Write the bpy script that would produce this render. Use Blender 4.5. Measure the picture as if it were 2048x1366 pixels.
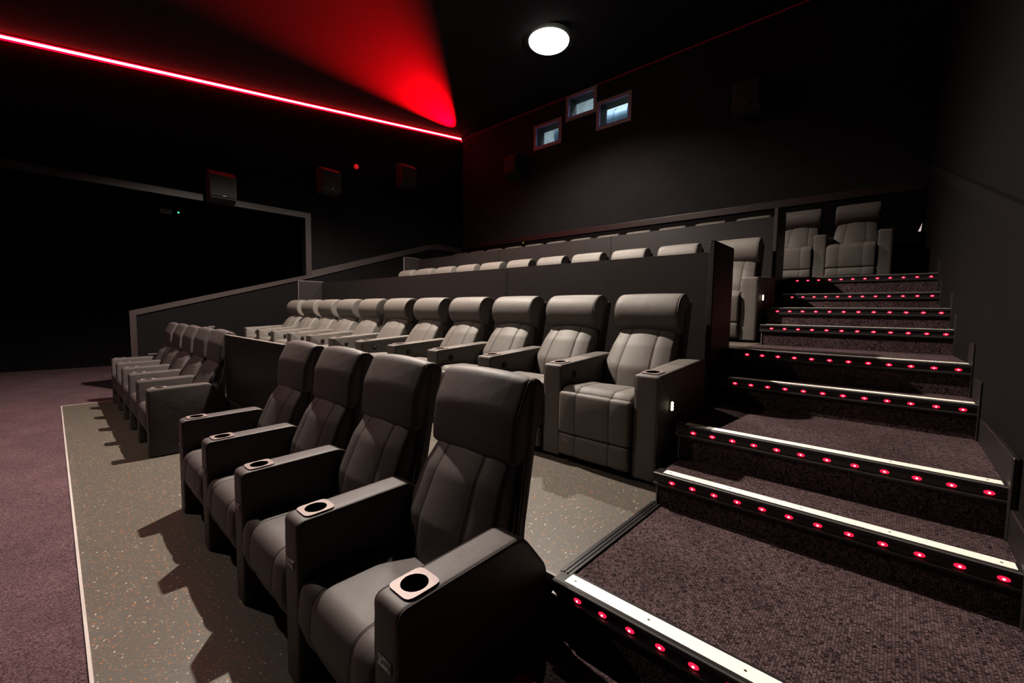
import bpy, bmesh, math, random
from mathutils import Vector, Matrix
random.seed(7)
S = bpy.context.scene
COL = S.collection
PI = math.pi
for o in list(bpy.data.objects):
    bpy.data.objects.remove(o)

# ------------------------------------------------------------ camera, world, exposure
F_PX = 841.216
YAW, PIT, ROL = 0.73937, 0.07098, 0.01571
CAM = Vector((1.042, -0.5776, 1.4541))
fw = Vector((-math.sin(YAW)*math.cos(PIT), math.cos(YAW)*math.cos(PIT), -math.sin(PIT)))
rt0 = Vector((math.cos(YAW), math.sin(YAW), 0)); up0 = rt0.cross(fw)
rt = rt0*math.cos(ROL) + up0*math.sin(ROL)
up = -rt0*math.sin(ROL) + up0*math.cos(ROL)
cd = bpy.data.cameras.new('camera'); cam = bpy.data.objects.new('camera', cd); COL.objects.link(cam)
cd.sensor_width = 36.0; cd.lens = 36.0*F_PX/2048; cd.clip_start = 0.03; cd.clip_end = 100
M = Matrix((rt, up, -fw)).transposed().to_4x4(); M.translation = CAM
cam.matrix_world = M
S.camera = cam
S.view_settings.view_transform = 'Standard'; S.view_settings.look = 'None'
S.view_settings.gamma = 1; S.view_settings.use_curve_mapping = False
S.view_settings.exposure = 0.32
W = bpy.data.worlds.new('world'); S.world = W; W.use_nodes = True
W.node_tree.nodes['Background'].inputs[0].default_value = (.5, .42, .45, 1)
W.node_tree.nodes['Background'].inputs[1].default_value = 0.0008

XW, YB, YF = -8.43, 7.6, -4.6            # left wall, back wall, front limit
def ceil_z(y): return 6.40 - .138*(YB - y)
def xr(y): return 1.46 - .0276*y          # right wall
WARM = (1.0, .88, .76)
def spot(name, loc, aim, power, size, blend, col, rad=.12, parent=None):
    l = bpy.data.lights.new(name, 'SPOT'); l.energy = power; l.spot_size = size; l.spot_blend = blend
    l.color = col; l.shadow_soft_size = rad
    o = bpy.data.objects.new(name, l); COL.objects.link(o); o.location = loc
    o.rotation_euler = (Vector(aim)-Vector(loc)).to_track_quat('-Z', 'Y').to_euler()
    return o
SPOT_A = (-3.95, 1.95, ceil_z(1.95)-.06)
SPOT_B = (-3.56, 5.27, ceil_z(5.27)-.10)
spot('lamp_beam', (SPOT_A[0], SPOT_A[1], SPOT_A[2]-.14), (SPOT_A[0], SPOT_A[1], 0), 2500, math.radians(138), .45, WARM, .05)
spot('lamp_beam', (SPOT_B[0], SPOT_B[1], SPOT_B[2]-.18), (SPOT_B[0], SPOT_B[1], 0), 760, math.radians(150), .8, WARM, .05)
SPOT_C = (-4.25, -1.2, ceil_z(-1.2)-.06)
spot('lamp_beam', (SPOT_C[0], SPOT_C[1], SPOT_C[2]-.14), (SPOT_C[0], SPOT_C[1], 0), 250, math.radians(138), .45, WARM, .05)
# added red spot in the back left corner, throws the ceiling's red wash
spot('lamp_beam', (-8.27, 7.42, ceil_z(7.42)-.20), (-8.27+5*math.sin(math.radians(30.5)), 7.42-5*math.cos(math.radians(30.5)), ceil_z(7.42)-.20-.57), 52000, math.radians(31), 1.0, (1, .0, .004), .02)

# ------------------------------------------------------------ materials
def new_mat(name):
    m = bpy.data.materials.new(name); m.use_nodes = True
    return m, m.node_tree, m.node_tree.nodes['Principled BSDF']
def mat(name, col, rough=.5, metal=0, spec=.5, bump=None, var=0):
    m, nt, b = new_mat(name)
    b.inputs['Base Color'].default_value = (*col, 1); b.inputs['Roughness'].default_value = rough
    b.inputs['Metallic'].default_value = metal; b.inputs['Specular IOR Level'].default_value = spec
    tc = nt.nodes.new('ShaderNodeTexCoord')
    if bump:
        n = nt.nodes.new('ShaderNodeTexNoise'); n.inputs['Scale'].default_value = bump[0]; n.inputs['Detail'].default_value = 4
        nt.links.new(tc.outputs['Object'], n.inputs['Vector'])
        bp = nt.nodes.new('ShaderNodeBump'); bp.inputs['Strength'].default_value = bump[1]; bp.inputs['Distance'].default_value = bump[2]
        nt.links.new(n.outputs['Fac'], bp.inputs['Height']); nt.links.new(bp.outputs['Normal'], b.inputs['Normal'])
    if var:
        n = nt.nodes.new('ShaderNodeTexNoise'); n.inputs['Scale'].default_value = 3.5; n.inputs['Detail'].default_value = 5
        nt.links.new(tc.outputs['Object'], n.inputs['Vector'])
        r = nt.nodes.new('ShaderNodeValToRGB'); r.color_ramp.elements[0].position = .3; r.color_ramp.elements[1].position = .7
        r.color_ramp.elements[0].color = (*[c*(1-var) for c in col], 1); r.color_ramp.elements[1].color = (*[c*(1+var) for c in col], 1)
        nt.links.new(n.outputs['Fac'], r.inputs['Fac']); nt.links.new(r.outputs['Color'], b.inputs['Base Color'])
    return m
def emit(name, col, st):
    m, nt, b = new_mat(name)
    b.inputs['Base Color'].default_value = (*[min(1, c)*.5 for c in col], 1)
    b.inputs['Emission Color'].default_value = (*col, 1); b.inputs['Emission Strength'].default_value = st
    return m
def leather(name, col):
    m, nt, b = new_mat(name)
    tc = nt.nodes.new('ShaderNodeTexCoord')
    n = nt.nodes.new('ShaderNodeTexNoise'); n.inputs['Scale'].default_value = 6; n.inputs['Detail'].default_value = 3
    v = nt.nodes.new('ShaderNodeTexVoronoi'); v.inputs['Scale'].default_value = 420
    nt.links.new(tc.outputs['Object'], n.inputs['Vector']); nt.links.new(tc.outputs['Object'], v.inputs['Vector'])
    r = nt.nodes.new('ShaderNodeValToRGB'); r.color_ramp.elements[0].position = .3; r.color_ramp.elements[1].position = .7
    r.color_ramp.elements[0].color = (*[c*.93 for c in col], 1); r.color_ramp.elements[1].color = (*[c*1.07 for c in col], 1)
    nt.links.new(n.outputs['Fac'], r.inputs['Fac']); nt.links.new(r.outputs['Color'], b.inputs['Base Color'])
    bp = nt.nodes.new('ShaderNodeBump'); bp.inputs['Strength'].default_value = .25; bp.inputs['Distance'].default_value = .0008
    bp2 = nt.nodes.new('ShaderNodeBump'); bp2.inputs['Strength'].default_value = .35; bp2.inputs['Distance'].default_value = .012
    nt.links.new(v.outputs['Distance'], bp.inputs['Height']); nt.links.new(n.outputs['Fac'], bp2.inputs['Height'])
    nt.links.new(bp2.outputs['Normal'], bp.inputs['Normal']); nt.links.new(bp.outputs['Normal'], b.inputs['Normal'])
    b.inputs['Roughness'].default_value = .58; b.inputs['Specular IOR Level'].default_value = .34
    return m
def carpet(name, vert, lo, hi, bw=.011, ang=0.0):
    """woven loop carpet: staggered flecks, lighter and darker yarns"""
    m, nt, b = new_mat(name)
    L = nt.links.new
    tc = nt.nodes.new('ShaderNodeTexCoord'); mp = nt.nodes.new('ShaderNodeMapping')
    L(tc.outputs['Object'], mp.inputs['Vector'])
    mp.inputs['Rotation'].default_value = (PI/2 if vert else 0, 0, ang)
    sx = nt.nodes.new('ShaderNodeSeparateXYZ'); L(mp.outputs['Vector'], sx.inputs[0])
    wp = nt.nodes.new('ShaderNodeTexNoise'); wp.inputs['Scale'].default_value = 60; L(mp.outputs['Vector'], wp.inputs['Vector'])
    w1 = nt.nodes.new('ShaderNodeMath'); w1.operation = 'MULTIPLY'; w1.inputs[1].default_value = bw*.3; L(wp.outputs['Fac'], w1.inputs[0])
    pp = nt.nodes.new('ShaderNodeMath'); pp.operation = 'PINGPONG'; pp.inputs[1].default_value = bw; L(sx.outputs['X'], pp.inputs[0])
    ay = nt.nodes.new('ShaderNodeMath'); ay.operation = 'ADD'; L(sx.outputs['Y'], ay.inputs[0]); L(pp.outputs[0], ay.inputs[1])
    az = nt.nodes.new('ShaderNodeMath'); az.operation = 'ADD'; L(ay.outputs[0], az.inputs[0]); L(w1.outputs[0], az.inputs[1])
    cb = nt.nodes.new('ShaderNodeCombineXYZ'); L(sx.outputs['X'], cb.inputs[0]); L(az.outputs[0], cb.inputs[1])
    mx = nt.nodes.new('ShaderNodeTexBrick'); mx.inputs['Scale'].default_value = 1; mx.offset = 0
    mx.inputs['Brick Width'].default_value = bw; mx.inputs['Row Height'].default_value = bw*.5; mx.inputs['Mortar Size'].default_value = bw*.10
    mx.inputs['Mortar Smooth'].default_value = .8; mx.inputs['Bias'].default_value = -.05
    mx.inputs['Color1'].default_value = (*lo, 1); mx.inputs['Color2'].default_value = (*hi, 1)
    mx.inputs['Mortar'].default_value = (lo[0]*.2, lo[1]*.2, lo[2]*.2, 1)
    L(cb.outputs[0], mx.inputs['Vector'])
    n = nt.nodes.new('ShaderNodeTexNoise'); n.inputs['Scale'].default_value = 2.2; n.inputs['Detail'].default_value = 8; n.inputs['Roughness'].default_value = .7
    L(tc.outputs['Object'], n.inputs['Vector'])
    rr = nt.nodes.new('ShaderNodeValToRGB'); rr.color_ramp.elements[0].position = .3; rr.color_ramp.elements[1].position = .7
    rr.color_ramp.elements[0].color = (.72, .70, .70, 1); rr.color_ramp.elements[1].color = (1.2, 1.2, 1.2, 1)
    L(n.outputs['Fac'], rr.inputs['Fac'])
    mu = nt.nodes.new('ShaderNodeMix'); mu.data_type = 'RGBA'; mu.blend_type = 'MULTIPLY'; mu.inputs['Factor'].default_value = 1
    L(mx.outputs['Color'], mu.inputs['A']); L(rr.outputs['Color'], mu.inputs['B'])
    L(mu.outputs['Result'], b.inputs['Base Color'])
    bp = nt.nodes.new('ShaderNodeBump'); bp.inputs['Strength'].default_value = .6; bp.inputs['Distance'].default_value = .003
    L(mx.outputs['Color'], bp.inputs['Height']); L(bp.outputs['Normal'], b.inputs['Normal'])
    b.inputs['Roughness'].default_value = .95; b.inputs['Specular IOR Level'].default_value = .1
    return m
def vinyl(name):
    m, nt, b = new_mat(name); L = nt.links.new
    tc = nt.nodes.new('ShaderNodeTexCoord')
    def flecks(scale, thr, jit):
        n = nt.nodes.new('ShaderNodeTexNoise'); n.inputs['Scale'].default_value = 60; n.inputs['Detail'].default_value = 1
        L(tc.outputs['Object'], n.inputs['Vector'])
        ad = nt.nodes.new('ShaderNodeVectorMath'); ad.operation = 'MULTIPLY_ADD'
        ad.inputs[1].default_value = (jit, jit, jit); L(n.outputs['Color'], ad.inputs[0]); L(tc.outputs['Object'], ad.inputs[2])
        v = nt.nodes.new('ShaderNodeTexVoronoi'); v.inputs['Scale'].default_value = scale; L(ad.outputs['Vector'], v.inputs['Vector'])
        sp = nt.nodes.new('ShaderNodeSeparateColor'); L(v.outputs['Color'], sp.inputs['Color'])
        lt = nt.nodes.new('ShaderNodeMath'); lt.operation = 'LESS_THAN'; L(v.outputs['Distance'], lt.inputs[0]); lt.inputs[1].default_value = .37
        gt = nt.nodes.new('ShaderNodeMath'); gt.operation = 'LESS_THAN'; L(sp.outputs['Red'], gt.inputs[0]); gt.inputs[1].default_value = thr
        mu = nt.nodes.new('ShaderNodeMath'); mu.operation = 'MULTIPLY'; L(lt.outputs[0], mu.inputs[0]); L(gt.outputs[0], mu.inputs[1])
        return mu.outputs[0]
    base = (.078, .070, .060, 1)
    cur = None
    for sc, thr, col in ((230, .35, (.040, .037, .033, 1)), (85, .15, (.26, .10, .035, 1)), (130, .18, (.17, .13, .09, 1)), (95, .035, (.42, .37, .30, 1))):
        mx = nt.nodes.new('ShaderNodeMix'); mx.data_type = 'RGBA'
        L(flecks(sc, thr, .012), mx.inputs['Factor'])
        if cur is None: mx.inputs['A'].default_value = base
        else: L(cur, mx.inputs['A'])
        mx.inputs['B'].default_value = col; cur = mx.outputs['Result']
    L(cur, b.inputs['Base Color'])
    b.inputs['Roughness'].default_value = .42; b.inputs['Specular IOR Level'].default_value = .35
    n = nt.nodes.new('ShaderNodeTexNoise'); n.inputs['Scale'].default_value = 350; L(tc.outputs['Object'], n.inputs['Vector'])
    bp = nt.nodes.new('ShaderNodeBump'); bp.inputs['Strength'].default_value = .25; bp.inputs['Distance'].default_value = .001
    L(n.outputs['Fac'], bp.inputs['Height']); L(bp.outputs['Normal'], b.inputs['Normal'])
    return m
LEA = leather('grey_leather', (.094, .083, .075))
LEA1 = leather('charcoal_leather', (.050, .0405, .0400))
PLATE = mat('cup_plate_metal', (.17, .125, .12), .5, .2, bump=(900, .3, .0005))
BLK = mat('black_plastic', (.008, .008, .008), .35)
BLKM = mat('black_matte', (.006, .006, .006), .8, spec=.2)
SHELL = mat('black_back_shell', (.018, .015, .015), .5)
WALL = mat('dark_wall_fabric', (.0130, .0118, .0128), .9, spec=.08, bump=(900, .4, .001), var=.12)
WALLR = mat('dark_wall_paint', (.0028, .0022, .0022), .85, spec=.08, bump=(500, .3, .001), var=.12)
VOID = mat('black_drape', (.004, .003, .0035), .95, spec=.05, var=.2)
CEIL = mat('black_ceiling', (.014, .013, .015), .95, spec=.05, bump=(300, .3, .001))
TRIM = mat('red_tinted_timber_trim', (.014, .006, .006), .45, bump=(40, .2, .001), var=.15)  # red spill of the light line is mixed into this base colour
PANEL = mat('dark_laminate', (.012, .0095, .0095), .42, spec=.22, bump=(5, .1, .002), var=.08)
TRIMP = mat('pale_edge_trim', (.15, .125, .12), .4)
ALU = mat('silver_strip', (.22, .21, .20), .35, .7)
NOSE = mat('black_rubber_nosing', (.016, .014, .016), .3, spec=.45)
WHITE = mat('white_glow_strip', (.95, .92, .82), .5, var=.02)
SCREW = mat('screw', (.12, .11, .1), .4, .8)
LED_HALO = emit('led_red_halo', (1.0, .01, .05), 1.3)
LEDC = emit('led_core', (1.0, .30, .36), 4.0)
REDCORE = emit('red_tube_core', (1.0, .22, .22), 6)
REDSIDE = emit('red_tube_diffuser', (1.0, .0, .002), 34)
GREEN = emit('green_led', (.05, 1, .4), 2.0)
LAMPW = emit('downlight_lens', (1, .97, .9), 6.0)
SEATL = emit('warm_seat_light', (1, .85, .55), 3.5)
BOOTHL = emit('cool_booth_lamp', (.85, .96, 1), 40)
BOOTHW = mat('booth_wall', (.50, .54, .54), .7, var=.25)
BOOTHD = mat('booth_duct', (.13, .2, .28), .5, var=.3)
FRAME = mat('window_frame_paint', (.20, .16, .15), .5)
PURP = mat('violet_lit_edge', (.26, .17, .42), .35, .3)  # violet light on the window edges put into the base colour
BEACON = mat('red_beacon_plastic', (.7, .02, .02), .25)
BEACON_L = emit('red_beacon_glow', (1, .02, .02), .35)
SPKR = mat('speaker_black', (.018, .016, .016), .6, bump=(600, .3, .001))
REDP = mat('red_plastic', (.42, .012, .02), .5)
VIN = vinyl('speckled_vinyl')
CARS = carpet('stair_carpet', False, (.008, .004, .005), (.155, .100, .106), .0085, 0.0)
CARV = carpet('stair_carpet_riser', True, (.008, .004, .005), (.155, .100, .106), .0085, 0.0)
CARL = carpet('front_carpet', False, (.036, .018, .023), (.180, .106, .120), .007, .3)
m_, nt_, b_ = new_mat('booth_glass')
b_.inputs['Base Color'].default_value = (.9, .95, 1, 1); b_.inputs['Roughness'].default_value = .0
b_.inputs['Transmission Weight'].default_value = 1; b_.inputs['IOR'].default_value = 1.05
GLASS = m_

# ------------------------------------------------------------ mesh helpers
def tag(o, label=None, cat=None, group=None, kind=None):
    if label: o['label'] = label
    if cat: o['category'] = cat
    if group: o['group'] = group
    if kind: o['kind'] = kind
    return o
def obj(name, bm, m, parent=None, smooth=True, mats=None):
    me = bpy.data.meshes.new(name)
    bmesh.ops.recalc_face_normals(bm, faces=bm.faces)
    bm.to_mesh(me); bm.free()
    for mm in (mats or [m]): me.materials.append(mm)
    if smooth:
        me.shade_smooth(); me.set_sharp_from_angle(angle=math.radians(40))
    o = bpy.data.objects.new(name, me); COL.objects.link(o)
    if parent: o.parent = parent
    return o
def empty(name, loc=(0, 0, 0), label=None, cat=None, group=None):
    o = bpy.data.objects.new(name, None); COL.objects.link(o); o.location = loc; o.empty_display_size = .1
    return tag(o, label, cat, group)
def box(bm, x0, x1, y0, y1, z0, z1, bev=0, mi=0):
    vs = [bm.verts.new((x, y, z)) for x in (x0, x1) for y in (y0, y1) for z in (z0, z1)]
    idx = [(0, 1, 3, 2), (4, 6, 7, 5), (0, 4, 5, 1), (2, 3, 7, 6), (0, 2, 6, 4), (1, 5, 7, 3)]
    fs = [bm.faces.new([vs[i] for i in f]) for f in idx]
    for f in fs: f.material_index = mi
    if bev:
        es = list({e for f in fs for e in f.edges})
        bmesh.ops.bevel(bm, geom=es, offset=bev, segments=2, profile=.5, affect='EDGES')
    return fs
def prism(bm, pts, a, b, axis='x', mi=0):
    """polygon extruded along an axis; pts are the two other coordinates in order"""
    def P(p, t):
        return {'x': (t, p[0], p[1]), 'y': (p[0], t, p[1]), 'z': (p[0], p[1], t)}[axis]
    A = [bm.verts.new(P(p, a)) for p in pts]; B = [bm.verts.new(P(p, b)) for p in pts]
    fs = [bm.faces.new(A), bm.faces.new(B[::-1])]
    n = len(pts)
    for i in range(n): fs.append(bm.faces.new((A[i], B[i], B[(i+1) % n], A[(i+1) % n])))
    for f in fs: f.material_index = mi
    return fs
def cyl(bm, c, r, h, axis='z', n=24, mi=0, r2=None):
    rot = {'z': Matrix(), 'x': Matrix.Rotation(PI/2, 4, 'Y'), 'y': Matrix.Rotation(PI/2, 4, 'X')}[axis]
    g = bmesh.ops.create_cone(bm, cap_ends=True, segments=n, radius1=r, radius2=r if r2 is None else r2, depth=h, matrix=Matrix.Translation(c) @ rot)
    for v in g['verts']:
        for f in v.link_faces: f.material_index = mi
def rpoly(pts, n=6):
    """(y, z, radius) corners -> rounded outline"""
    out = []; N = len(pts)
    for i, (y, z, r) in enumerate(pts):
        p = Vector((y, z)); a = Vector(pts[i-1][:2]) - p; b = Vector(pts[(i+1) % N][:2]) - p
        if r <= 0: out.append((y, z)); continue
        la, lb = a.length, b.length; a.normalize(); b.normalize()
        ang = a.angle(b); d = min(r/math.tan(ang/2), la*.49, lb*.49)
        s, e = p+a*d, p+b*d
        for k in range(n+1):
            t = k/n; out.append(tuple((1-t)**2*s + 2*t*(1-t)*p + t*t*e))
    res = [out[0]]
    for q in out[1:]:
        if (Vector(q)-Vector(res[-1])).length > 1e-5: res.append(q)
    if (Vector(res[0])-Vector(res[-1])).length < 1e-5: res.pop()
    return res
def dens(pts, step):
    out = []; N = len(pts)
    for i in range(N):
        a, b = Vector(pts[i]), Vector(pts[(i+1) % N]); k = max(1, int((b-a).length/step))
        for j in range(k): out.append(tuple(a.lerp(b, j/k)))
    return out
def offs(pts, d):
    if abs(d) < 1e-9: return pts
    N = len(pts); area = sum(pts[i][0]*pts[(i+1) % N][1]-pts[(i+1) % N][0]*pts[i][1] for i in range(N))
    s = 1 if area > 0 else -1; out = []
    for i in range(N):
        t = Vector(pts[(i+1) % N])-Vector(pts[i-1]);
        if t.length < 1e-9: out.append(pts[i]); continue
        t.normalize(); nrm = Vector((-t.y, t.x))*s
        out.append((pts[i][0]+nrm.x*d, pts[i][1]+nrm.y*d))
    return out
def pillow(bm, sec, x0, x1, rx, seams=(), groove=.0042, bulge=0, fn=None, step=.03, pipe=0, nr=5, puff=None):
    """upholstered body: YZ outline swept along X with rounded side edges, sewn grooves and soft bulges"""
    sec = dens(sec, step)
    st = []
    for k in range(nr+1):
        th = k/nr*PI/2; st.append((x0+rx-rx*math.cos(th), rx-rx*math.sin(th)))
    inner = [x0+rx]+[s for s in seams]+[x1-rx]
    for a, b in zip(inner[:-1], inner[1:]):
        n = max(2, int((b-a)/.03))
        for k in range(1, n):
            t = k/n; st.append((a+(b-a)*t, -bulge*math.sin(PI*t)**.6))
        if b != inner[-1]:
            st += [(b-.012, -bulge*.2), (b-.0055, 0), (b-.0035, groove*.6), (b-.0018, 0), (b+.0018, 0), (b+.0035, groove*.6), (b+.0055, 0), (b+.012, -bulge*.2)]
    for k in range(nr, -1, -1):
        th = k/nr*PI/2; st.append((x1-rx+rx*math.cos(th), rx-rx*math.sin(th)))
    st.sort(key=lambda q: q[0])
    rings = []
    for x, ins in st:
        ring = []
        for y, z in offs(sec, ins):
            p = (x, y, z)
            if fn: p = fn(*p)
            ring.append(bm.verts.new(p))
        rings.append(ring)
    n = len(sec)
    for a, b in zip(rings[:-1], rings[1:]):
        for i in range(n): bm.faces.new((a[i], a[(i+1) % n], b[(i+1) % n], b[i]))
    bm.faces.new(rings[0]); bm.faces.new(rings[-1][::-1])
    if pipe:
        for x in (x0+rx*.25, x1-rx*.25):
            path = [Vector(fn(x, y, z) if fn else (x, y, z)) for y, z in offs(sec, rx*.28)]
            tube(bm, path, pipe, closed=True)
def tube(bm, path, r, closed=False, n=5):
    N = len(path); rings = []
    for i, p in enumerate(path):
        a = path[i-1] if (closed or i > 0) else p; b = path[(i+1) % N] if (closed or i < N-1) else p
        t = (b-a).normalized(); q = t.to_track_quat('Z', 'Y')
        rings.append([bm.verts.new(p+q @ Vector((r*math.cos(2*PI*k/n), r*math.sin(2*PI*k/n), 0))) for k in range(n)])
    for i in range(N if closed else N-1):
        a, b = rings[i], rings[(i+1) % N]
        for k in range(n): bm.faces.new((a[k], a[(k+1) % n], b[(k+1) % n], b[k]))
def cut(o, bm):
    me = bpy.data.meshes.new('c'); bm.to_mesh(me); bm.free(); c = bpy.data.objects.new('c', me); COL.objects.link(c)
    md = o.modifiers.new('b', 'BOOLEAN'); md.operation = 'DIFFERENCE'; md.object = c; md.solver = 'EXACT'
    dg = bpy.context.evaluated_depsgraph_get(); dg.update()
    nm = bpy.data.meshes.new_from_object(o.evaluated_get(dg))
    o.modifiers.clear(); old = o.data; o.data = nm; nm.name = old.name; bpy.data.objects.remove(c)
    nm.shade_smooth(); nm.set_sharp_from_angle(angle=math.radians(40))
def copy_tree(o, parent=None):
    c = o.copy(); COL.objects.link(c)
    if parent: c.parent = parent
    for ch in [x for x in o.children]: copy_tree(ch, c)
    return c

# ------------------------------------------------------------ setting: floors
def simple(name, bm, m, kind='structure', parent=None, mats=None, smooth=False):
    o = obj(name, bm, m, parent, smooth, mats)
    if kind and not parent: o['kind'] = kind
    return o
Z2, Z3, Z4 = .465, 1.188, 1.890
STX = .162
bm = bmesh.new(); box(bm, -12.9, xr(YF)+.0, YF, .66, -.12, -.004); simple('floor', bm, CARL)
bm = bmesh.new(); box(bm, -7.72, .16, -.524, .659, -.003, .002); simple('floor', bm, VIN)
bm = bmesh.new(); box(bm, XW, STX, .66, 3.10, -.1, Z2-.004); box(bm, -12.9, XW-.17, .66, 3.1, -.1, -.006); simple('floor', bm, BLKM)
bm = bmesh.new(); box(bm, XW, STX, .66, 3.10, Z2-.0035, Z2); simple('floor', bm, VIN)
bm = bmesh.new(); box(bm, XW, .10, 3.13, 5.40, Z2-.3, Z3-.004); simple('floor', bm, BLKM)
bm = bmesh.new(); box(bm, XW, .10, 3.13, 5.40, Z3-.0035, Z3); simple('floor', bm, VIN)
bm = bmesh.new(); box(bm, XW, .06, 5.43, YB, Z3-.3, Z4-.004); simple('floor', bm, BLKM)
bm = bmesh.new(); box(bm, XW, .06, 5.43, YB, Z4-.0035, Z4); simple('floor', bm, VIN)
# light metal edging round the front vinyl and on platform corners
bm = bmesh.new(); box(bm, -7.735, .16, -.536, -.524, -.003, .004); box(bm, -7.735, -7.72, -.536, .3, -.003, .004)
simple('trim_1', bm, mat('white_edge_trim', (.42, .37, .36), .4))
bm = bmesh.new(); box(bm, -.2, STX, .655, .668, Z2-.03, Z2+.003); simple('trim_2', bm, TRIMP)
# black transition strip between vinyl and carpet on the landing of row two
bm = bmesh.new(); box(bm, STX-.015, STX+.035, .70, 1.53, Z2, Z2+.006, .002); box(bm, STX-.002, STX+.004, .70, 1.53, Z2+.004, Z2+.009); box(bm, STX+.014, STX+.02, .70, 1.53, Z2+.004, Z2+.009)
simple('trim_3', bm, NOSE)

# ------------------------------------------------------------ staircase
XL = [.266, .253, .242, .228, .223, .2125, .1955, .1727, .1669]
YN = [.636, 1.500, 1.8085, 2.6488, 2.9553, 3.8049, 4.104, 4.9559, 5.2591]
ZN = [.4348, .6017, .7931, .9745, 1.1582, 1.3377, 1.4963, 1.6611, 1.8605]
XE = [1.40, 1.395, 1.39, 1.383, 1.376, 1.362, 1.354, 1.342, 1.33]
stair = empty('carpeted_staircase', (.8, .7, 0), 'dark carpeted aisle stairs with rows of red lights, beside the right wall', 'stairs')
inv = Matrix.Translation((-.8, -.7, 0))
def lchild(name, bm, m, parent=stair, **k):
    bm.transform(inv); return obj(name, bm, m, parent, **k)
for k in range(9):
    y0 = YN[k]+.012; y1 = YN[k+1]+.012 if k < 8 else YB-.055
    zt = ZN[k]+.03
    zb = 0 if k == 0 else ZN[k-1]
    xl = XL[k]-.075 if k not in (0, 4) else STX+.001
    if k == 4: xl = .10
    if k == 8: xl = .06
    bm = bmesh.new()
    box(bm, xl, xr(y0)-.002, y0, y1, zb, zt-.001)
    bm.normal_update()
    for f in bm.faces:
        f.material_index = 0 if abs(f.normal.z) > .5 else 1
    lchild('step', bm, None, mats=[CARS, CARV], smooth=False)
bm = bmesh.new(); box(bm, .165, 1.44, .18, .647, 0.001, .285)
bm.normal_update()
for f in bm.faces: f.material_index = 0 if abs(f.normal.z) > .5 else 1
lchild('step', bm, None, mats=[CARS, CARV], smooth=False)
for k in range(9):
    y, z = YN[k], ZN[k]; xa, xb = XL[k]-.095, XE[k]
    if k == 0: xa = .158
    bm = bmesh.new()
    # nosing profile in YZ, front lip with two ribs
    prof = [(y+.085, z+.031), (y+.085, z+.034), (y+.006, z+.036), (y-.002, z+.030), (y-.003, z+.016), (y+.004, z+.013), (y+.004, z-.013), (y-.004, z-.016), (y-.004, z-.030), (y+.004, z-.034), (y+.012, z-.034), (y+.012, z+.031)]
    prism(bm, prof, xa, xb, 'x')
    nz = lchild('nosing', bm, NOSE, smooth=False)
    bm = bmesh.new(); x_s = xa+.042 if k else .200
    box(bm, x_s, xb-.012, y+.016, y+.070, z+.034, z+.0375)
    w = obj('glow_strip', (bm.transform(inv), bm)[1], WHITE, nz, smooth=False)
    for xs in [x_s+.03+i*.28 for i in range(5)]:
        if xs < xb-.03:
            bm = bmesh.new(); cyl(bm, (xs, y+.043, z+.0378), .004, .001, 'z', 8)
            obj('screw', (bm.transform(inv), bm)[1], SCREW, nz)
    bm = bmesh.new(); prism(bm, [(y+.003, z+.036), (y-.001, z+.032), (y+.0005, z+.028)], xa, xb, 'x'); box(bm, xa, xb, y-.0052, y-.004, z-.021, z-.018)
    obj('metal_rib', (bm.transform(inv), bm)[1], ALU, nz, smooth=False)
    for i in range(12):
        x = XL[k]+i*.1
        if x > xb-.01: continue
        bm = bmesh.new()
        g = bmesh.ops.create_uvsphere(bm, u_segments=10, v_segments=8, radius=1, matrix=Matrix.Translation((x, y+.003, z)) @ Matrix.Diagonal((.016, .004, .0085, 1)))  # glowing red ellipsoid stands in for the LED's halo
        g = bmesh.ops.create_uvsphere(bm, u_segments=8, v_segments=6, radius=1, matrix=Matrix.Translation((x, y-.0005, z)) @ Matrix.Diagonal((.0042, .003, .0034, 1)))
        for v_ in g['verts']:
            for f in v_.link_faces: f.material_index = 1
        obj('led', (bm.transform(inv), bm)[1], None, nz, mats=[LED_HALO, LEDC])
# pale corner bead at left end of the risers
for k in (1, 2, 5):
    bm = bmesh.new(); xx = XL[k]-.078
    box(bm, xx-.004, xx+.003, YN[k]+.006, YN[k]+.014, ZN[k-1]+.03, ZN[k]-.03); lchild('corner_bead', bm, TRIMP, smooth=False)
# stepped skirting boards at the wall
for k in range(9):
    zt = ZN[k]+.03+.125; y0 = YN[k]-.03 if k else .60; y1 = YN[k+1]-.03 if k < 8 else 6.9
    if k == 0: zt = .465+.125
    bm = bmesh.new(); xa = XE[k]-.003
    zb = (ZN[k-1]+.02) if k else .2
    prism(bm, [(y0, zb), (y1, zb), (y1, zt), (y0, zt)], xa, xr(y0)-.003, 'x')
    bmesh.ops.bevel(bm, geom=bm.edges[:], offset=.004, segments=1, affect='EDGES')
    lchild('skirting_board', bm, PANEL, smooth=False)

# ------------------------------------------------------------ setting: walls
bm = bmesh.new()
T = .17
prism(bm, [(YF, 3.38), (YF, ceil_z(YF)), (YB, ceil_z(YB)), (YB, 0), (.306, 0), (.306, 1.30), (3.17, 2.08), (3.17, 3.38)], XW-T, XW, 'x')
simple('wall_left', bm, mat('dark_side_wall_fabric', (.0030, .0025, .0028), .9, spec=.08, bump=(900, .4, .001), var=.12))
bm = bmesh.new()   # timber trims that frame the opening
prism(bm, [(YF, 3.375), (3.17, 3.375), (3.17, 2.15), (3.285, 2.17), (3.285, 3.49), (YF, 3.49)], XW+.001, XW+.035, 'x')
simple('trim_4', bm, TRIM)
bm = bmesh.new(); prism(bm, [(.306, 1.364), (3.17, 2.165), (3.17, 2.085), (.39, 1.295), (.39, .002), (.306, .002)], XW-T-.01, XW+.03, 'x'); simple('trim_5', bm, TRIM)
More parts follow.
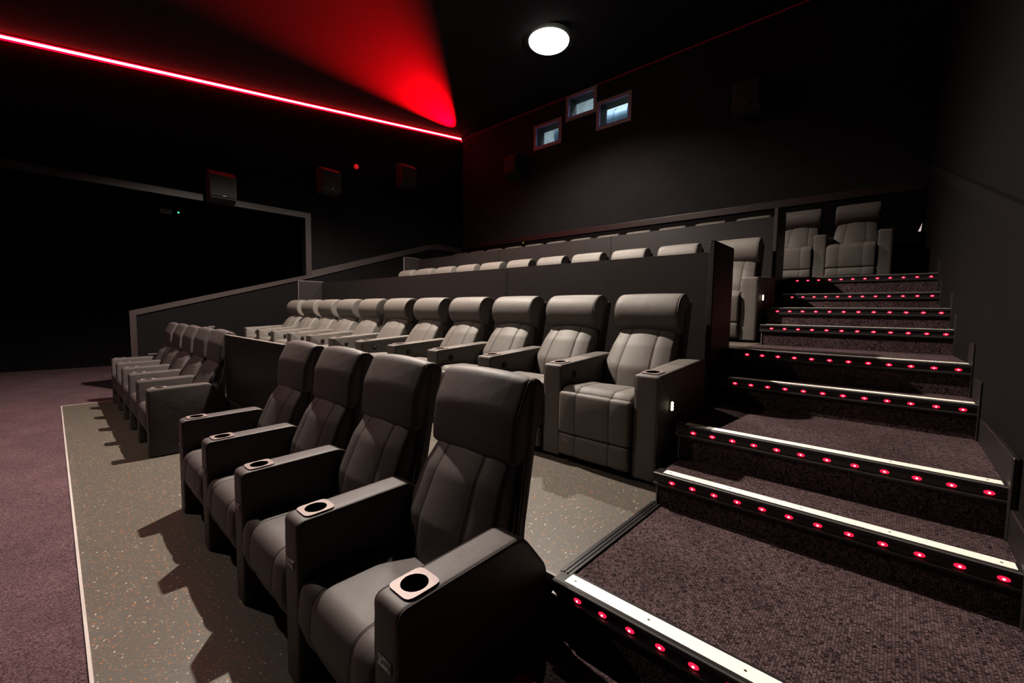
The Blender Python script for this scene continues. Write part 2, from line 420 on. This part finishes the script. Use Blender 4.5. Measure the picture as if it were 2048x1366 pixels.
bm = bmesh.new(); prism(bm, [(3.17, 2.165), (3.285, 2.27), (6.4, 3.22), (6.75, 3.27), (YB-.02, 3.24), (YB-.02, 3.10), (6.75, 3.13), (6.4, 3.09), (3.17, 2.085)], XW+.001, XW+.03, 'x'); simple('trim_6', bm, mat('dark_trim', (.016, .010, .010), .5))
# back wall with three booth openings
WIN = [(-5.776, -4.953, 5.386, 5.966), (-4.832, -4.028, 5.808, 6.366), (-4.022, -3.205, 5.392, 5.990)]
bd = .055
holes = [(a+bd, b-bd, c+bd, d-bd) for a, b, c, d in WIN]
bm = bmesh.new()
XRB = xr(YB)
xs = sorted({XW-T, XRB+.1} | {h[0] for h in holes} | {h[1] for h in holes}); zs = sorted({0, 6.42} | {h[2] for h in holes} | {h[3] for h in holes})
for i in range(len(xs)-1):
    for j in range(len(zs)-1):
        cx, cz = (xs[i]+xs[i+1])/2, (zs[j]+zs[j+1])/2
        if any(h[0] < cx < h[1] and h[2] < cz < h[3] for h in holes): continue
        bm.faces.new([bm.verts.new(p) for p in ((xs[i], YB, zs[j]), (xs[i+1], YB, zs[j]), (xs[i+1], YB, zs[j+1]), (xs[i], YB, zs[j+1]))])
bmesh.ops.remove_doubles(bm, verts=bm.verts, dist=1e-4)
simple('wall_back', bm, WALL)
bm = bmesh.new(); box(bm, XW+.035, XRB-.01, YB-.07, YB-.001, 3.215, 3.335, .006); simple('trim_7', bm, TRIM)
bm = bmesh.new(); box(bm, XW+.035, XRB-.01, YB-.05, YB-.001, Z4+.003, 3.21); simple('trim_8', bm, WALLR)
# right wall (very slightly out of square) with its raking rail
bm = bmesh.new()
A = [(xr(YF), YF), (xr(YB), YB), (xr(YB)+.2, YB), (xr(YF)+.2, YF)]
vb = [bm.verts.new((x, y, 0)) for x, y in A]; vt = [bm.verts.new((x, y, ceil_z(y))) for x, y in A]
for i in range(4): bm.faces.new((vb[i], vb[(i+1) % 4], vt[(i+1) % 4], vt[i]))
bm.faces.new(vb); bm.faces.new(vt); simple('wall_right', bm, WALLR)
bm = bmesh.new()
def rr(y, z, d): return (xr(y)-d, y, z)
pr = [(YF+3, .98), (2.155, 1.947), (3.30, 2.289), (5.045, 2.813), (6.79, 3.345), (YB-.08, 3.59)]
pr[0] = (.0, 1.29)
for (ya, za), (yb, zb2) in zip(pr[:-1], pr[1:]):
    for lo, hi, d0, d1 in ((-.085, 0, .001, .03),):
        vs = [bm.verts.new(q) for q in (rr(ya, za+lo, d0), rr(ya, za+hi, d0), rr(ya, za+hi, d1), rr(ya, za+lo, d1), rr(yb, zb2+lo, d0), rr(yb, zb2+hi, d0), rr(yb, zb2+hi, d1), rr(yb, zb2+lo, d1))]
        for f in ((0, 1, 2, 3), (4, 7, 6, 5), (0, 4, 5, 1), (1, 5, 6, 2), (2, 6, 7, 3), (3, 7, 4, 0)): bm.faces.new([vs[i] for i in f])
simple('trim_9', bm, WALLR)
# ceiling
bm = bmesh.new()
prism(bm, [(YF, ceil_z(YF)), (YB+.02, ceil_z(YB+.02)), (YB+.02, ceil_z(YB)+.15), (YF, ceil_z(YF)+.15)], XW-T, 1.75, 'x'); simple('ceiling', bm, CEIL)
# dark exit passage beyond the opening
bm = bmesh.new(); box(bm, -13.05, -12.9, YF, 8, 0, 5.2); simple('wall_passage', bm, VOID)
bm = bmesh.new(); box(bm, -12.9, XW-T, 3.4, 3.5, 0, 5.2); simple('wall_passage', bm, VOID)
bm = bmesh.new(); box(bm, -12.9, XW-T, YF, 3.4, 5.0, 5.1); simple('ceiling', bm, VOID)

# ------------------------------------------------------------ projection booth windows
bm = bmesh.new()
for h, w in zip(holes, WIN):
    pass
bm.free()
wl = ['lower left of three projection windows', 'upper middle of three projection windows', 'right hand projection window with brightest frame']
for i, (w, h) in enumerate(zip(WIN, holes)):
    r = empty('window_%d' % (i+1), ((w[0]+w[1])/2, YB, w[2])); r['kind'] = 'structure'
    ix = Matrix.Translation((-(w[0]+w[1])/2, -YB, -w[2]))
    def wch(name, bm, m, **k):
        bm.transform(ix); return obj(name, bm, m, r, smooth=False, **k)
    bm = bmesh.new()
    for a in ((w[0], h[0], w[2], w[3]), (h[1], w[1], w[2], w[3]), (h[0], h[1], w[2], h[2]), (h[0], h[1], h[3], w[3])): box(bm, a[0], a[1], YB-.03, YB-.001, a[2], a[3])
    wch('window_frame', bm, FRAME)
    bm = bmesh.new(); e = .018
    for a in ((h[0], h[0]+e, h[2], h[3]), (h[1]-e, h[1], h[2], h[3]), (h[0]+e, h[1]-e, h[2], h[2]+e), (h[0]+e, h[1]-e, h[3]-e, h[3])): box(bm, a[0], a[1], YB-.034, YB+.02, a[2], a[3])
    wch('inner_edge', bm, PURP)
    bm = bmesh.new(); D = .32
    for q in (((h[0], YB, h[2]), (h[0], YB+D, h[2]), (h[0], YB+D, h[3]), (h[0], YB, h[3])), ((h[1], YB, h[2]), (h[1], YB+D, h[2]), (h[1], YB+D, h[3]), (h[1], YB, h[3])),
              ((h[0], YB, h[2]), (h[1], YB, h[2]), (h[1], YB+D, h[2]), (h[0], YB+D, h[2])), ((h[0], YB, h[3]), (h[1], YB, h[3]), (h[1], YB+D, h[3]), (h[0], YB+D, h[3]))):
        bm.faces.new([bm.verts.new(p) for p in q])
    wch('reveal', bm, mat('reveal_paint', (.022, .018, .016), .7))
    bm = bmesh.new(); box(bm, h[0]+e, h[1]-e, YB+.006, YB+.012, h[2]+e, h[3]-e); wch('glass', bm, GLASS)
# booth room
bm = bmesh.new(); y0, y1 = YB+.321, 9.6
xs2 = sorted({-6.6, -2.4} | {h[0] for h in holes} | {h[1] for h in holes}); zs2 = sorted({4.6, 7.25} | {h[2] for h in holes} | {h[3] for h in holes})
for i in range(len(xs2)-1):
    for j in range(len(zs2)-1):
        cx, cz = (xs2[i]+xs2[i+1])/2, (zs2[j]+zs2[j+1])/2
        if any(h[0] < cx < h[1] and h[2] < cz < h[3] for h in holes): continue
        bm.faces.new([bm.verts.new(p) for p in ((xs2[i], y0, zs2[j]), (xs2[i+1], y0, zs2[j]), (xs2[i+1], y0, zs2[j+1]), (xs2[i], y0, zs2[j+1]))])
for q in (((-6.6, y1, 4.6), (-2.4, y1, 4.6), (-2.4, y1, 7.25), (-6.6, y1, 7.25)), ((-6.6, y0, 4.6), (-6.6, y1, 4.6), (-6.6, y1, 7.25), (-6.6, y0, 7.25)), ((-2.4, y0, 4.6), (-2.4, y1, 4.6), (-2.4, y1, 7.25), (-2.4, y0, 7.25)),
          ((-6.6, y0, 4.6), (-2.4, y0, 4.6), (-2.4, y1, 4.6), (-6.6, y1, 4.6)), ((-6.6, y0, 7.25), (-2.4, y0, 7.25), (-2.4, y1, 7.25), (-6.6, y1, 7.25))):
    bm.faces.new([bm.verts.new(p) for p in q])
simple('wall_booth', bm, BOOTHW)
bm = bmesh.new(); box(bm, -4.9, -3.7, 8.3, 8.5, 7.19, 7.24)
tag(obj('booth_light', bm, BOOTHL, smooth=False), 'cool white ceiling light inside the projection booth', 'light')
for dx, lab in ((-5.45, 'blue grey duct inside the booth, beyond the lower left window'), (-4.25, 'blue grey duct inside the booth, beyond the brightest window')):
    bm = bmesh.new(); cyl(bm, (dx, 8.9, 6.15), .22, 1.1, 'x'); 
    for q in (-.35, 0, .35): cyl(bm, (dx+q, 8.9, 6.15), .235, .03, 'x')
    bm.transform(Matrix.Translation((-dx, -8.9, -6.15)))
    o = tag(obj('air_duct', bm, BOOTHD), lab, 'duct'); o.location = (dx, 8.9, 6.15)

# ------------------------------------------------------------ lamps
def downlight(loc, R, lab):
    r = empty('downlight', loc, lab, 'light')
    bm = bmesh.new()
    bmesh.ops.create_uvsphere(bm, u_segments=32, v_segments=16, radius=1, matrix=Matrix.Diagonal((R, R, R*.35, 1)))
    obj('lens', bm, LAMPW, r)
    bm = bmesh.new()
    prof = [(R*1.0, .0), (R*1.25, .02), (R*1.22, .06), (R*.98, .06)]
    n = 32; rings = [[bm.verts.new((a*math.cos(2*PI*i/n), a*math.sin(2*PI*i/n), b)) for a, b in prof] for i in range(n)]
    for i in range(n):
        A_, B_ = rings[i], rings[(i+1) % n]
        for k in range(4): bm.faces.new((A_[k], A_[(k+1) % 4], B_[(k+1) % 4], B_[k]))
    obj('rim', bm, BLK, r)
    return r
downlight((SPOT_B[0], SPOT_B[1], ceil_z(SPOT_B[1])-.07), .34, 'dazzling round white downlight, lens enlarged to hold its glare, in the black ceiling above the back rows')  # lens oversized so the disc takes in the lamp's glare
downlight((SPOT_A[0], SPOT_A[1], ceil_z(SPOT_A[1])-.07), .12, 'round white downlight in the black ceiling above the second row, just out of frame')
downlight((SPOT_C[0], SPOT_C[1], ceil_z(SPOT_C[1])-.07), .12, 'round white downlight in the black ceiling in front of the first row, out of frame')
# red light line
led = empty('red_light_line', (XW, 0, 0), 'glowing red light line running along the top of the left wall', 'light')
def strip(name, m, dx0, dx1, dz, th, ya=YF, yb=7.5):
    bm = bmesh.new(); prism(bm, [(ya, ceil_z(ya)-dz-th), (yb, ceil_z(yb)-dz-th), (yb, ceil_z(yb)-dz+th), (ya, ceil_z(ya)-dz+th)], dx0, dx1, 'x')
    return obj(name, bm, m, led, smooth=False)
strip('diffuser', REDSIDE, .012, .034, .068, .034)
strip('tube', REDCORE, .034, .040, .068, .018)
strip('channel', BLK, .001, .012, .068, .038)
bm = bmesh.new(); cyl(bm, (-8.30, 7.48, ceil_z(7.45)-.17), .035, .10, 'y', 16); cyl(bm, (-8.30, 7.53, ceil_z(7.45)-.09), .012, .15, 'z', 8)
o = tag(obj('added_wash_lamp', bm, BLK), 'added small black lamp body in the back left ceiling corner, for the red ceiling wash', 'light')  # added fixture body to go with the red ceiling spot

# ------------------------------------------------------------ speakers
def speaker_mesh(bm, w=.40, h=.39, d=.33):
    # local: back at y=0, front at y=-d; bevel on top, slight undercut below
    prism(bm, [(0, h+.10), (-d*.55, h+.10), (-d, h), (-d+.02, 0), (-d*.6, -.07), (0, -.07)], -w/2, w/2, 'x')
    bmesh.ops.bevel(bm, geom=bm.edges[:], offset=.006, segments=2, affect='EDGES')
def speaker(loc, rz, lab):
    r = empty('wall_speaker', loc, lab, 'speaker', None); r.rotation_euler = (0, 0, rz)
    bm = bmesh.new(); speaker_mesh(bm); obj('cabinet', bm, SPKR, r)
    bm = bmesh.new(); box(bm, -.185, .185, -.338, -.325, .02, .375, .004); obj('grille', bm, mat('speaker_cloth', (.015, .014, .014), .9, bump=(1200, .5, .001)), r)
    bm = bmesh.new(); box(bm, -.02, .03, -.341, -.337, .028, .036); obj('badge', bm, ALU, r, smooth=False)
    bm = bmesh.new(); box(bm, -.10, .10, 0, .06, .05, .3); obj('wall_bracket', bm, BLK, r, smooth=False)
for (y, z, lab) in ((1.62, 3.415, 'black wall speaker above the opening trim, leftmost on the left wall'), (3.60, 3.985, 'black wall speaker in the middle of the left wall, left of the red beacon'), (5.55, 4.573, 'black wall speaker with red lit top, nearest the back corner on the left wall')):
    speaker((XW+.061, y, z), PI/2, lab)
speaker((-6.24, YB-.061, 4.87), 0, 'black wall speaker on the back wall, below and left of the projection windows')
speaker((-1.0, YB-.061, 4.866), 0, 'black wall speaker high on the back wall, far right of the windows')
# beacon
r = empty('alarm_beacon', (XW+.001, 4.331, 4.741), 'small red alarm beacon between two speakers on the left wall', 'alarm')
bm = bmesh.new(); cyl(bm, (.02, 0, 0), .06, .04, 'x'); obj('base', bm, BEACON, r)
bm = bmesh.new(); bmesh.ops.create_uvsphere(bm, u_segments=16, v_segments=10, radius=.05, matrix=Matrix.Translation((.045, 0, 0))); obj('lens', bm, BEACON_L, r)
# exit passage fittings
r = empty('emergency_light', (-12.9, 1.49, 3.87), 'dim grey emergency light box in the dark passage', 'light')
bm = bmesh.new(); box(bm, .001, .08, -.09, .13, -.06, .06, .01); obj('housing', bm, mat('grey_box', (.6, .58, .56), .6), r)
bm = bmesh.new(); box(bm, .081, .09, -.07, .11, -.045, .045); obj('diffuser', bm, mat('frost', (.3, .3, .3), .5), r, smooth=False)
r = empty('green_indicator', (-12.9, 1.764, 3.878), 'tiny green indicator light in the dark passage, right of the emergency light', 'light')
bm = bmesh.new(); box(bm, .001, .04, -.03, .03, -.03, .03, .005); obj('casing', bm, BLK, r)
bm = bmesh.new(); bmesh.ops.create_uvsphere(bm, u_segments=12, v_segments=8, radius=.02, matrix=Matrix.Translation((.045, 0, 0))); obj('led', bm, GREEN, r)

# ------------------------------------------------------------ parapets between rows
def parapet(yp, zb, zt, seams, xl, xrr, wy, lab, ztw):
    r = empty('row_parapet', (0, yp, zb), lab, 'parapet'); ix = Matrix.Translation((0, -yp, -zb))
    def ch(n, bm, m): bm.transform(ix); return obj(n, bm, m, r, smooth=False)
    xx = [xl]+seams+[xrr]
    for a, b in zip(xx[:-1], xx[1:]):
        bm = bmesh.new(); box(bm, a+.004, b-.004, yp, yp+.03, zb, zt-.004); ch('panel', bm, PANEL)
    bm = bmesh.new(); box(bm, xl, xrr, yp-.001, yp+.031, zt-.004, zt); ch('top_edge', bm, TRIM)
    for x in (xl-.04, xrr):
        bm = bmesh.new(); box(bm, x, x+.04, wy, yp+.035, zb, ztw, .008); ch('end_wing', bm, PANEL)
        bm = bmesh.new(); box(bm, x+.006, x+.034, wy-.003, wy+.001, zb, ztw-.006); box(bm, x+.006, x+.034, wy, yp+.035, ztw-.001, ztw+.003); ch('edge_strip', bm, TRIM if x > -1 else TRIMP)  # darker material on the right wing stands in for its weak lighting
parapet(3.10, Z2+.001, 1.968, [-5.0, -2.41], -7.48, .01, 2.66, 'dark laminate parapet behind the second row of recliners', 1.985)
parapet(5.40, Z3+.001, 2.656, [-4.79, -2.34], -7.46, -.05, 5.0, 'dark laminate parapet behind the third row, below the top row', 2.675)
gp = empty('gap_screen', (-3.4, .661, Z2), 'dark panel filling the gap between the two front groups of armchairs', 'panel')
bm = bmesh.new(); box(bm, -.84, .84, 0, .035, .001, 1.155-Z2); obj('panel', bm, PANEL, gp, smooth=False)
bm = bmesh.new(); box(bm, -.84, .84, -.0005, .0355, 1.155-Z2, 1.162-Z2); obj('top_edge', bm, TRIMP, gp, smooth=False)

# ------------------------------------------------------------ recliners
def arm_parts(root, x0, aw, kind, end=False, right_side=False):
    depth, H = (.645, .66) if kind == 1 else (.785, .635)
    if kind == 1:
        sec = rpoly([(0, .0, .01), (depth, .0, .01), (depth, H-.16, .13), (depth-.14, H+.012, .10), (.0, H, .035)], 7)
    else:
        sec = rpoly([(0, .02, .01), (depth, .02, .01), (depth, H+.04, .03), (depth-.12, H+.045, .05), (.0, H, .018)], 6)
    bm = bmesh.new(); pillow(bm, sec, x0, x0+aw, .017, pipe=.0022, nr=4, step=.05)
    arm = obj('armrest', bm, LEA1 if kind == 1 else LEA, root)
    px, py = x0+aw*.47, .098
    slope = (.012/(depth-.14)) if kind == 1 else (.045/(depth-.12))
    zt = H+slope*py+.001
    bmc = bmesh.new(); cyl(bmc, (px, py, zt-.03), .041, .10, 'z', 32); cut(arm, bmc)
    # square plate with round hole
    bm = bmesh.new(); n = 40; R = .0405; hx, hy = min(.054, aw*.41), .059
    outer = []; inner = []
    for i in range(n):
        a = 2*PI*i/n; c, s = math.cos(a), math.sin(a)
        k = (abs(c)**6+abs(s)**6)**(-1/6.)
        outer.append((px+hx*k*c, py+hy*k*s)); inner.append((px+R*c, py+R*s))
    zz = (zt+.001, zt+.0045)
    V = {}
    for nm, ring in (('o', outer), ('i', inner)):
        for t in (0, 1): V[nm, t] = [bm.verts.new((x, y, zz[t]+slope*(y-py))) for x, y in ring]
    V['d', 0] = [bm.verts.new((x, y, zt-.075)) for x, y in inner]
    for i in range(n):
        j = (i+1) % n
        bm.faces.new((V['o', 1][i], V['o', 1][j], V['i', 1][j], V['i', 1][i]))
        bm.faces.new((V['o', 0][i], V['o', 0][j], V['o', 1][j], V['o', 1][i]))
        f = bm.faces.new((V['i', 1][i], V['i', 1][j], V['d', 0][j], V['d', 0][i])); f.material_index = 1
    f = bm.faces.new(V['d', 0]); f.material_index = 1
    obj('cup_holder', bm, None, arm, mats=[PLATE, BLKM])
    if kind == 1:
        bm = bmesh.new(); cx, cz = x0+aw*.5, .485
        box(bm, cx-.035, cx+.035, -.0035, .004, cz-.015, cz+.015, .002)
        sw = obj('control_switch', bm, BLK, arm)
        bm = bmesh.new()
        box(bm, cx-.033, cx+.033, -.0048, -.0036, cz+.0115, cz+.0135); box(bm, cx-.033, cx+.033, -.0048, -.0036, cz-.0135, cz-.0115)
        prism(bm, [(cx+.012, cz-.005), (cx+.022, cz), (cx+.012, cz+.005)], -.0048, -.0036, 'y')
        box(bm, cx-.024, cx-.012, -.0048, -.0036, cz-.005, cz+.005)
        obj('button_marking', bm, ALU, sw, smooth=False)
    else:
        bm = bmesh.new(); cyl(bm, (x0+aw+.006, .16, H-.075), .027, .014, 'x', 20, r2=.022); cyl(bm, (x0+aw+.012, .16, H-.075), .018, .014, 'x', 16, 0, .010)
        if not end: obj('recline_button', bm, mat('gloss_button', (.015, .012, .012), .12), arm)
        else: bm.free()
    return arm
def rec_row1(p, aw, end_right=False):
    root = empty('cinema_armchair')
    xs0, xs1 = aw+.002, p-.002
    w = xs1-xs0; cx = (xs0+xs1)/2
    arm_parts(root, 0, aw, 1)
    if end_right: arm_parts(root, p, aw, 1, end=True)
    # seat cushion
    sec = rpoly([(.02, .20, .05), (.50, .17, .02), (.52, .40, .03), (.25, .455, .25), (.0, .455, .09), (-.012, .30, .08)], 8)
    bm = bmesh.new(); pillow(bm, sec, xs0, xs1, .03, seams=(cx-.145, cx+.145), bulge=.005, pipe=0, step=.025)
    obj('seat_cushion', bm, LEA1, root)
    bm = bmesh.new(); box(bm, xs0+.01, xs1-.01, .10, .55, .03, .20, .01); obj('base_frame', bm, BLK, root)
    # backrest
    def fn(x, y, z):
        t = (z-.42)/.46; k = 1.0-.16*max(0, t-.35)**1.3/.6 - .10*max(0, .3-t)
        return (cx+(x-cx)*k, y+.035*((x-cx)/(w/2))**2*1.0, z)
    sec = rpoly([(.39, .40, .03), (.52, .38, .02), (.655, .86, .02), (.602, .895, .03), (.515, .77, .2), (.435, .58, .15)], 8)
    bm = bmesh.new(); pillow(bm, sec, xs0+.004, xs1-.004, .022, seams=(cx-.135, cx+.135), bulge=.005, fn=fn, pipe=0, step=.025)
    obj('backrest', bm, LEA1, root)
    # headrest
    def fh(x, y, z):
        return (x, y+.02*((x-cx)/(w/2))**2, z-.012-.012*((x-cx)/(w/2))**2)
    sec = rpoly([(.585, .865, .03), (.68, .875, .02), (.735, 1.17, .03), (.715, 1.213, .045), (.665, 1.205, .07), (.600, 1.07, .16), (.588, .95, .1)], 8)
    bm = bmesh.new(); pillow(bm, sec, xs0+.002, xs1-.010, .028, bulge=.009, fn=fh, pipe=.0025, step=.03)
    obj('headrest', bm, LEA1, root)
    sec = rpoly([(.53, .05, .02), (.625, .05, .02), (.675, .60, .1), (.735, .95, .1), (.785, 1.15, .035), (.745, 1.183, .03), (.70, 1.19, .02), (.66, .90, .05)], 6)
    bm = bmesh.new(); pillow(bm, sec, xs0+.008, xs1-.004, .02, pipe=.002, step=.04); obj('back_shell', bm, LEA1, root)
    return root
def rec_rows(p, aw, end_right=False, lit=True):
    root = empty('cinema_recliner')
    xs0, xs1 = aw+.003, p-.003
    w = xs1-xs0; cx = (xs0+xs1)/2; s = w*.235
    arm_parts(root, 0, aw, 2)
    if end_right:
        a = arm_parts(root, p, aw, 2, end=True)
        if lit: bm = bmesh.new(); box(bm, p+aw+.001, p+aw+.006, .165, .205, .41, .475, .004); sl = obj('seat_light', bm, BLK, a)
        for z0 in (.425, .4425, .46) if lit else ():
          if z0 == .425: bm = bmesh.new()
          bmesh.ops.create_uvsphere(bm, u_segments=10, v_segments=8, radius=.0105, matrix=Matrix.Translation((p+aw+.007, .185, z0)))
        if lit: obj('light_bulb', bm, SEATL, sl)
    sec = rpoly([(.04, .38, .02), (.62, .36, .02), (.62, .44, .03), (.25, .505, .25), (.03, .505, .06), (-.008, .465, .03)], 8)
    bm = bmesh.new(); pillow(bm, sec, xs0, xs1, .03, seams=(cx-s, cx+s), bulge=.005, step=.025); obj('seat_cushion', bm, LEA, root)
    # foot rest, two stitched pads
    for z0, z1, d in ((.195, .468, .0), (.045, .190, .006)):
        sec = rpoly([(-.030+d, z0, .02), (.03, z0, .01), (.03, z1, .01), (-.030+d*.3, z1, .022)], 5)
        def ff(x, y, z): return (x, y-.012*max(0, 1-((x-cx)/(w/2))**2)**.5*math.sin(PI*min(1, max(0, (z-z0)/(z1-z0)))) if y < 0 else y, z)
        if z0 > .1:
            bm = bmesh.new()
        pillow(bm, sec, xs0+.004, xs1-.004, .018, seams=(cx-s, cx+s), bulge=.003, groove=.004, fn=ff, step=.03)
        if z0 < .1: obj('footrest', bm, LEA, root)
    bm = bmesh.new(); box(bm, xs0+.01, xs1-.01, .05, .70, .02, .36, .01); obj('base_frame', bm, BLK, root)
    def fn(x, y, z):
        t = (z-.44)/.44; k = 1.0-.15*max(0, t-.3)**1.2/.65 - .12*max(0, .35-t)
        return (cx+(x-cx)*k, y+.04*((x-cx)/(w/2))**2, z)
    sec = rpoly([(.47, .44, .04), (.60, .40, .02), (.80, .86, .02), (.715, .885, .03), (.60, .76, .2), (.50, .60, .15)], 8)
    bm = bmesh.new(); pillow(bm, sec, xs0+.002, xs1-.002, .022, seams=(cx-s, cx+s), bulge=.005, fn=fn, step=.025); obj('backrest', bm, LEA, root)
    c, R = (.797, .988), .148
    sec = [(c[0]+R*(math.cos(a)*(.95 if math.cos(a) < 0 else .8)), c[1]+R*math.sin(a)) for a in [2*PI*k/36 for k in range(36)]]
    bm = bmesh.new(); pillow(bm, sec, xs0+.012, xs1-.012, .022, bulge=.004, pipe=.003, step=.05); obj('headrest', bm, LEA, root)
    sec = rpoly([(.62, .10, .02), (.72, .10, .02), (.93, 1.06, .03), (.90, 1.09, .02), (.80, 1.00, .05)], 5)
    bm = bmesh.new(); pillow(bm, sec, xs0+.006, xs1-.006, .015, step=.05); obj('back_shell', bm, SHELL, root)
    return root
ORD = ['first', 'second', 'third', 'fourth', 'fifth', 'sixth', 'seventh', 'eighth', 'ninth', 'tenth', 'eleventh', 'twelfth', 'thirteenth', 'fourteenth']
def row(build, x_right, p, aw, n, y, z, labf, cat, group):
    """x_right: left edge of the right end arm"""
    end = build(p, aw, True); mid = build(p, aw, False)
    for i in range(n):
        o = end if i == 0 else (mid if i == 1 else copy_tree(mid))
        o.location = (x_right-(i+1)*p, y, z); tag(o, labf(i), cat, group)
P1 = .6714
row(rec_row1, 0.0, P1, .128, 4, 0, .0025, lambda i: ['nearest charcoal armchair of the front row, two cup holders in full view, beside the stairs', 'second charcoal armchair from the stairs in the near front group', 'third charcoal armchair from the stairs in the near front group', 'charcoal armchair at the far end of the near front group, by the gap'][i], 'armchair', 'near group of front row armchairs')
row(rec_row1, -4*P1-1.561, P1, .128, 5, 0, .0025, lambda i: ['charcoal armchair in the far front group beside the gap panel', 'second charcoal armchair from the gap in the far front group', 'middle charcoal armchair of the five in the far front group', 'fourth charcoal armchair from the gap in the far front group', 'leftmost charcoal armchair of the far front group, nearest the passage'][i], 'armchair', 'far group of front row armchairs')
def lab2(i, rown, n):
    if i == 0: return 'grey leather recliner at the stair end of the %s row, with lit seat light' % rown
    if i == n-1: return 'grey leather recliner at the far left end of the %s row' % rown
    return '%s grey leather recliner from the stairs in the %s row' % (ORD[i], rown)
row(rec_rows, -.0697, .6714, .148, 11, 1.7054, Z2+.001, lambda i: lab2(i, 'second', 11), 'recliner', 'recliners in the second row')
row(rec_rows, -.105, .660, .145, 11, 4.01, Z3+.001, lambda i: lab2(i, 'third', 11), 'recliner', 'recliners in the third row')
def lab4(i):
    if i == 0: return 'rightmost grey recliner of the top row, in full view above the stairs'
    if i == 1: return 'second grey recliner from the right in the top row, partly behind the parapet end'
    if i == 13: return 'leftmost grey recliner of the top row, only its headrest showing'
    return '%s grey recliner from the right in the top row, headrest showing over the parapet' % ORD[i]
row(lambda p, aw, e: rec_rows(p, aw, e, False), .81, .650, .140, 14, 6.31, Z4+.001, lab4, 'recliner', 'recliners in the top row')

# ------------------------------------------------------------ small things
bm = bmesh.new(); box(bm, .0, .16, -.15, .0, 0, .044, .004)
r = tag(obj('red_box', bm, REDP), 'flat red plastic box on the step beside the nearest armchair, only a corner showing', 'box'); r.location = (.237, .373, .2855)
bm = bmesh.new(); box(bm, 0, .05, -.05, .05, -.02, .02, .004)
r = tag(obj('wall_socket', bm, mat('socket_grey', (.05, .045, .045), .5)), 'small grey socket on the left wall above the far front armchairs', 'socket'); r.location = (XW+.002, 1.437, 1.078)
bm = bmesh.new(); box(bm, 0, .05, -.09, .09, -.01, .01, .004)
r = tag(obj('wall_bracket', bm, mat('bracket_grey', (.05, .045, .045), .5)), 'short grey bracket low on the left wall behind the leftmost front armchair', 'bracket'); r.location = (XW+.035, .60, .63)
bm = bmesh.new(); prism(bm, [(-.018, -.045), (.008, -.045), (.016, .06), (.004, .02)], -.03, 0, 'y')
r = tag(obj('corner_wedge', bm, emit('pale_glow', (.9, .75, .72), .55), smooth=False), 'small pale glowing wedge on the back wall near the right corner', 'light'); r.location = (1.205, YB-.052, 2.69)  # small wedge with a weak pale emission
bm = bmesh.new(); bmesh.ops.create_uvsphere(bm, u_segments=10, v_segments=8, radius=.014)
r = tag(obj('indicator_lamp', bm, emit('olive_glow', (.30, .28, .02), 1.0)), 'tiny yellow green indicator lamp below the back wall ledge', 'light'); r.location = (-6.03, YB-.065, 3.19)
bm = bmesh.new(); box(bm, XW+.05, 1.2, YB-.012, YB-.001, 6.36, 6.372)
tag(obj('red_reflection_line', bm, emit('dim_red_reflection', (.030, .0, .002), 1.0), smooth=False), 'faint red reflection, built as a glowing line, along the top of the back wall', 'light')  # emissive strip stands in for a red reflection at the ceiling joint
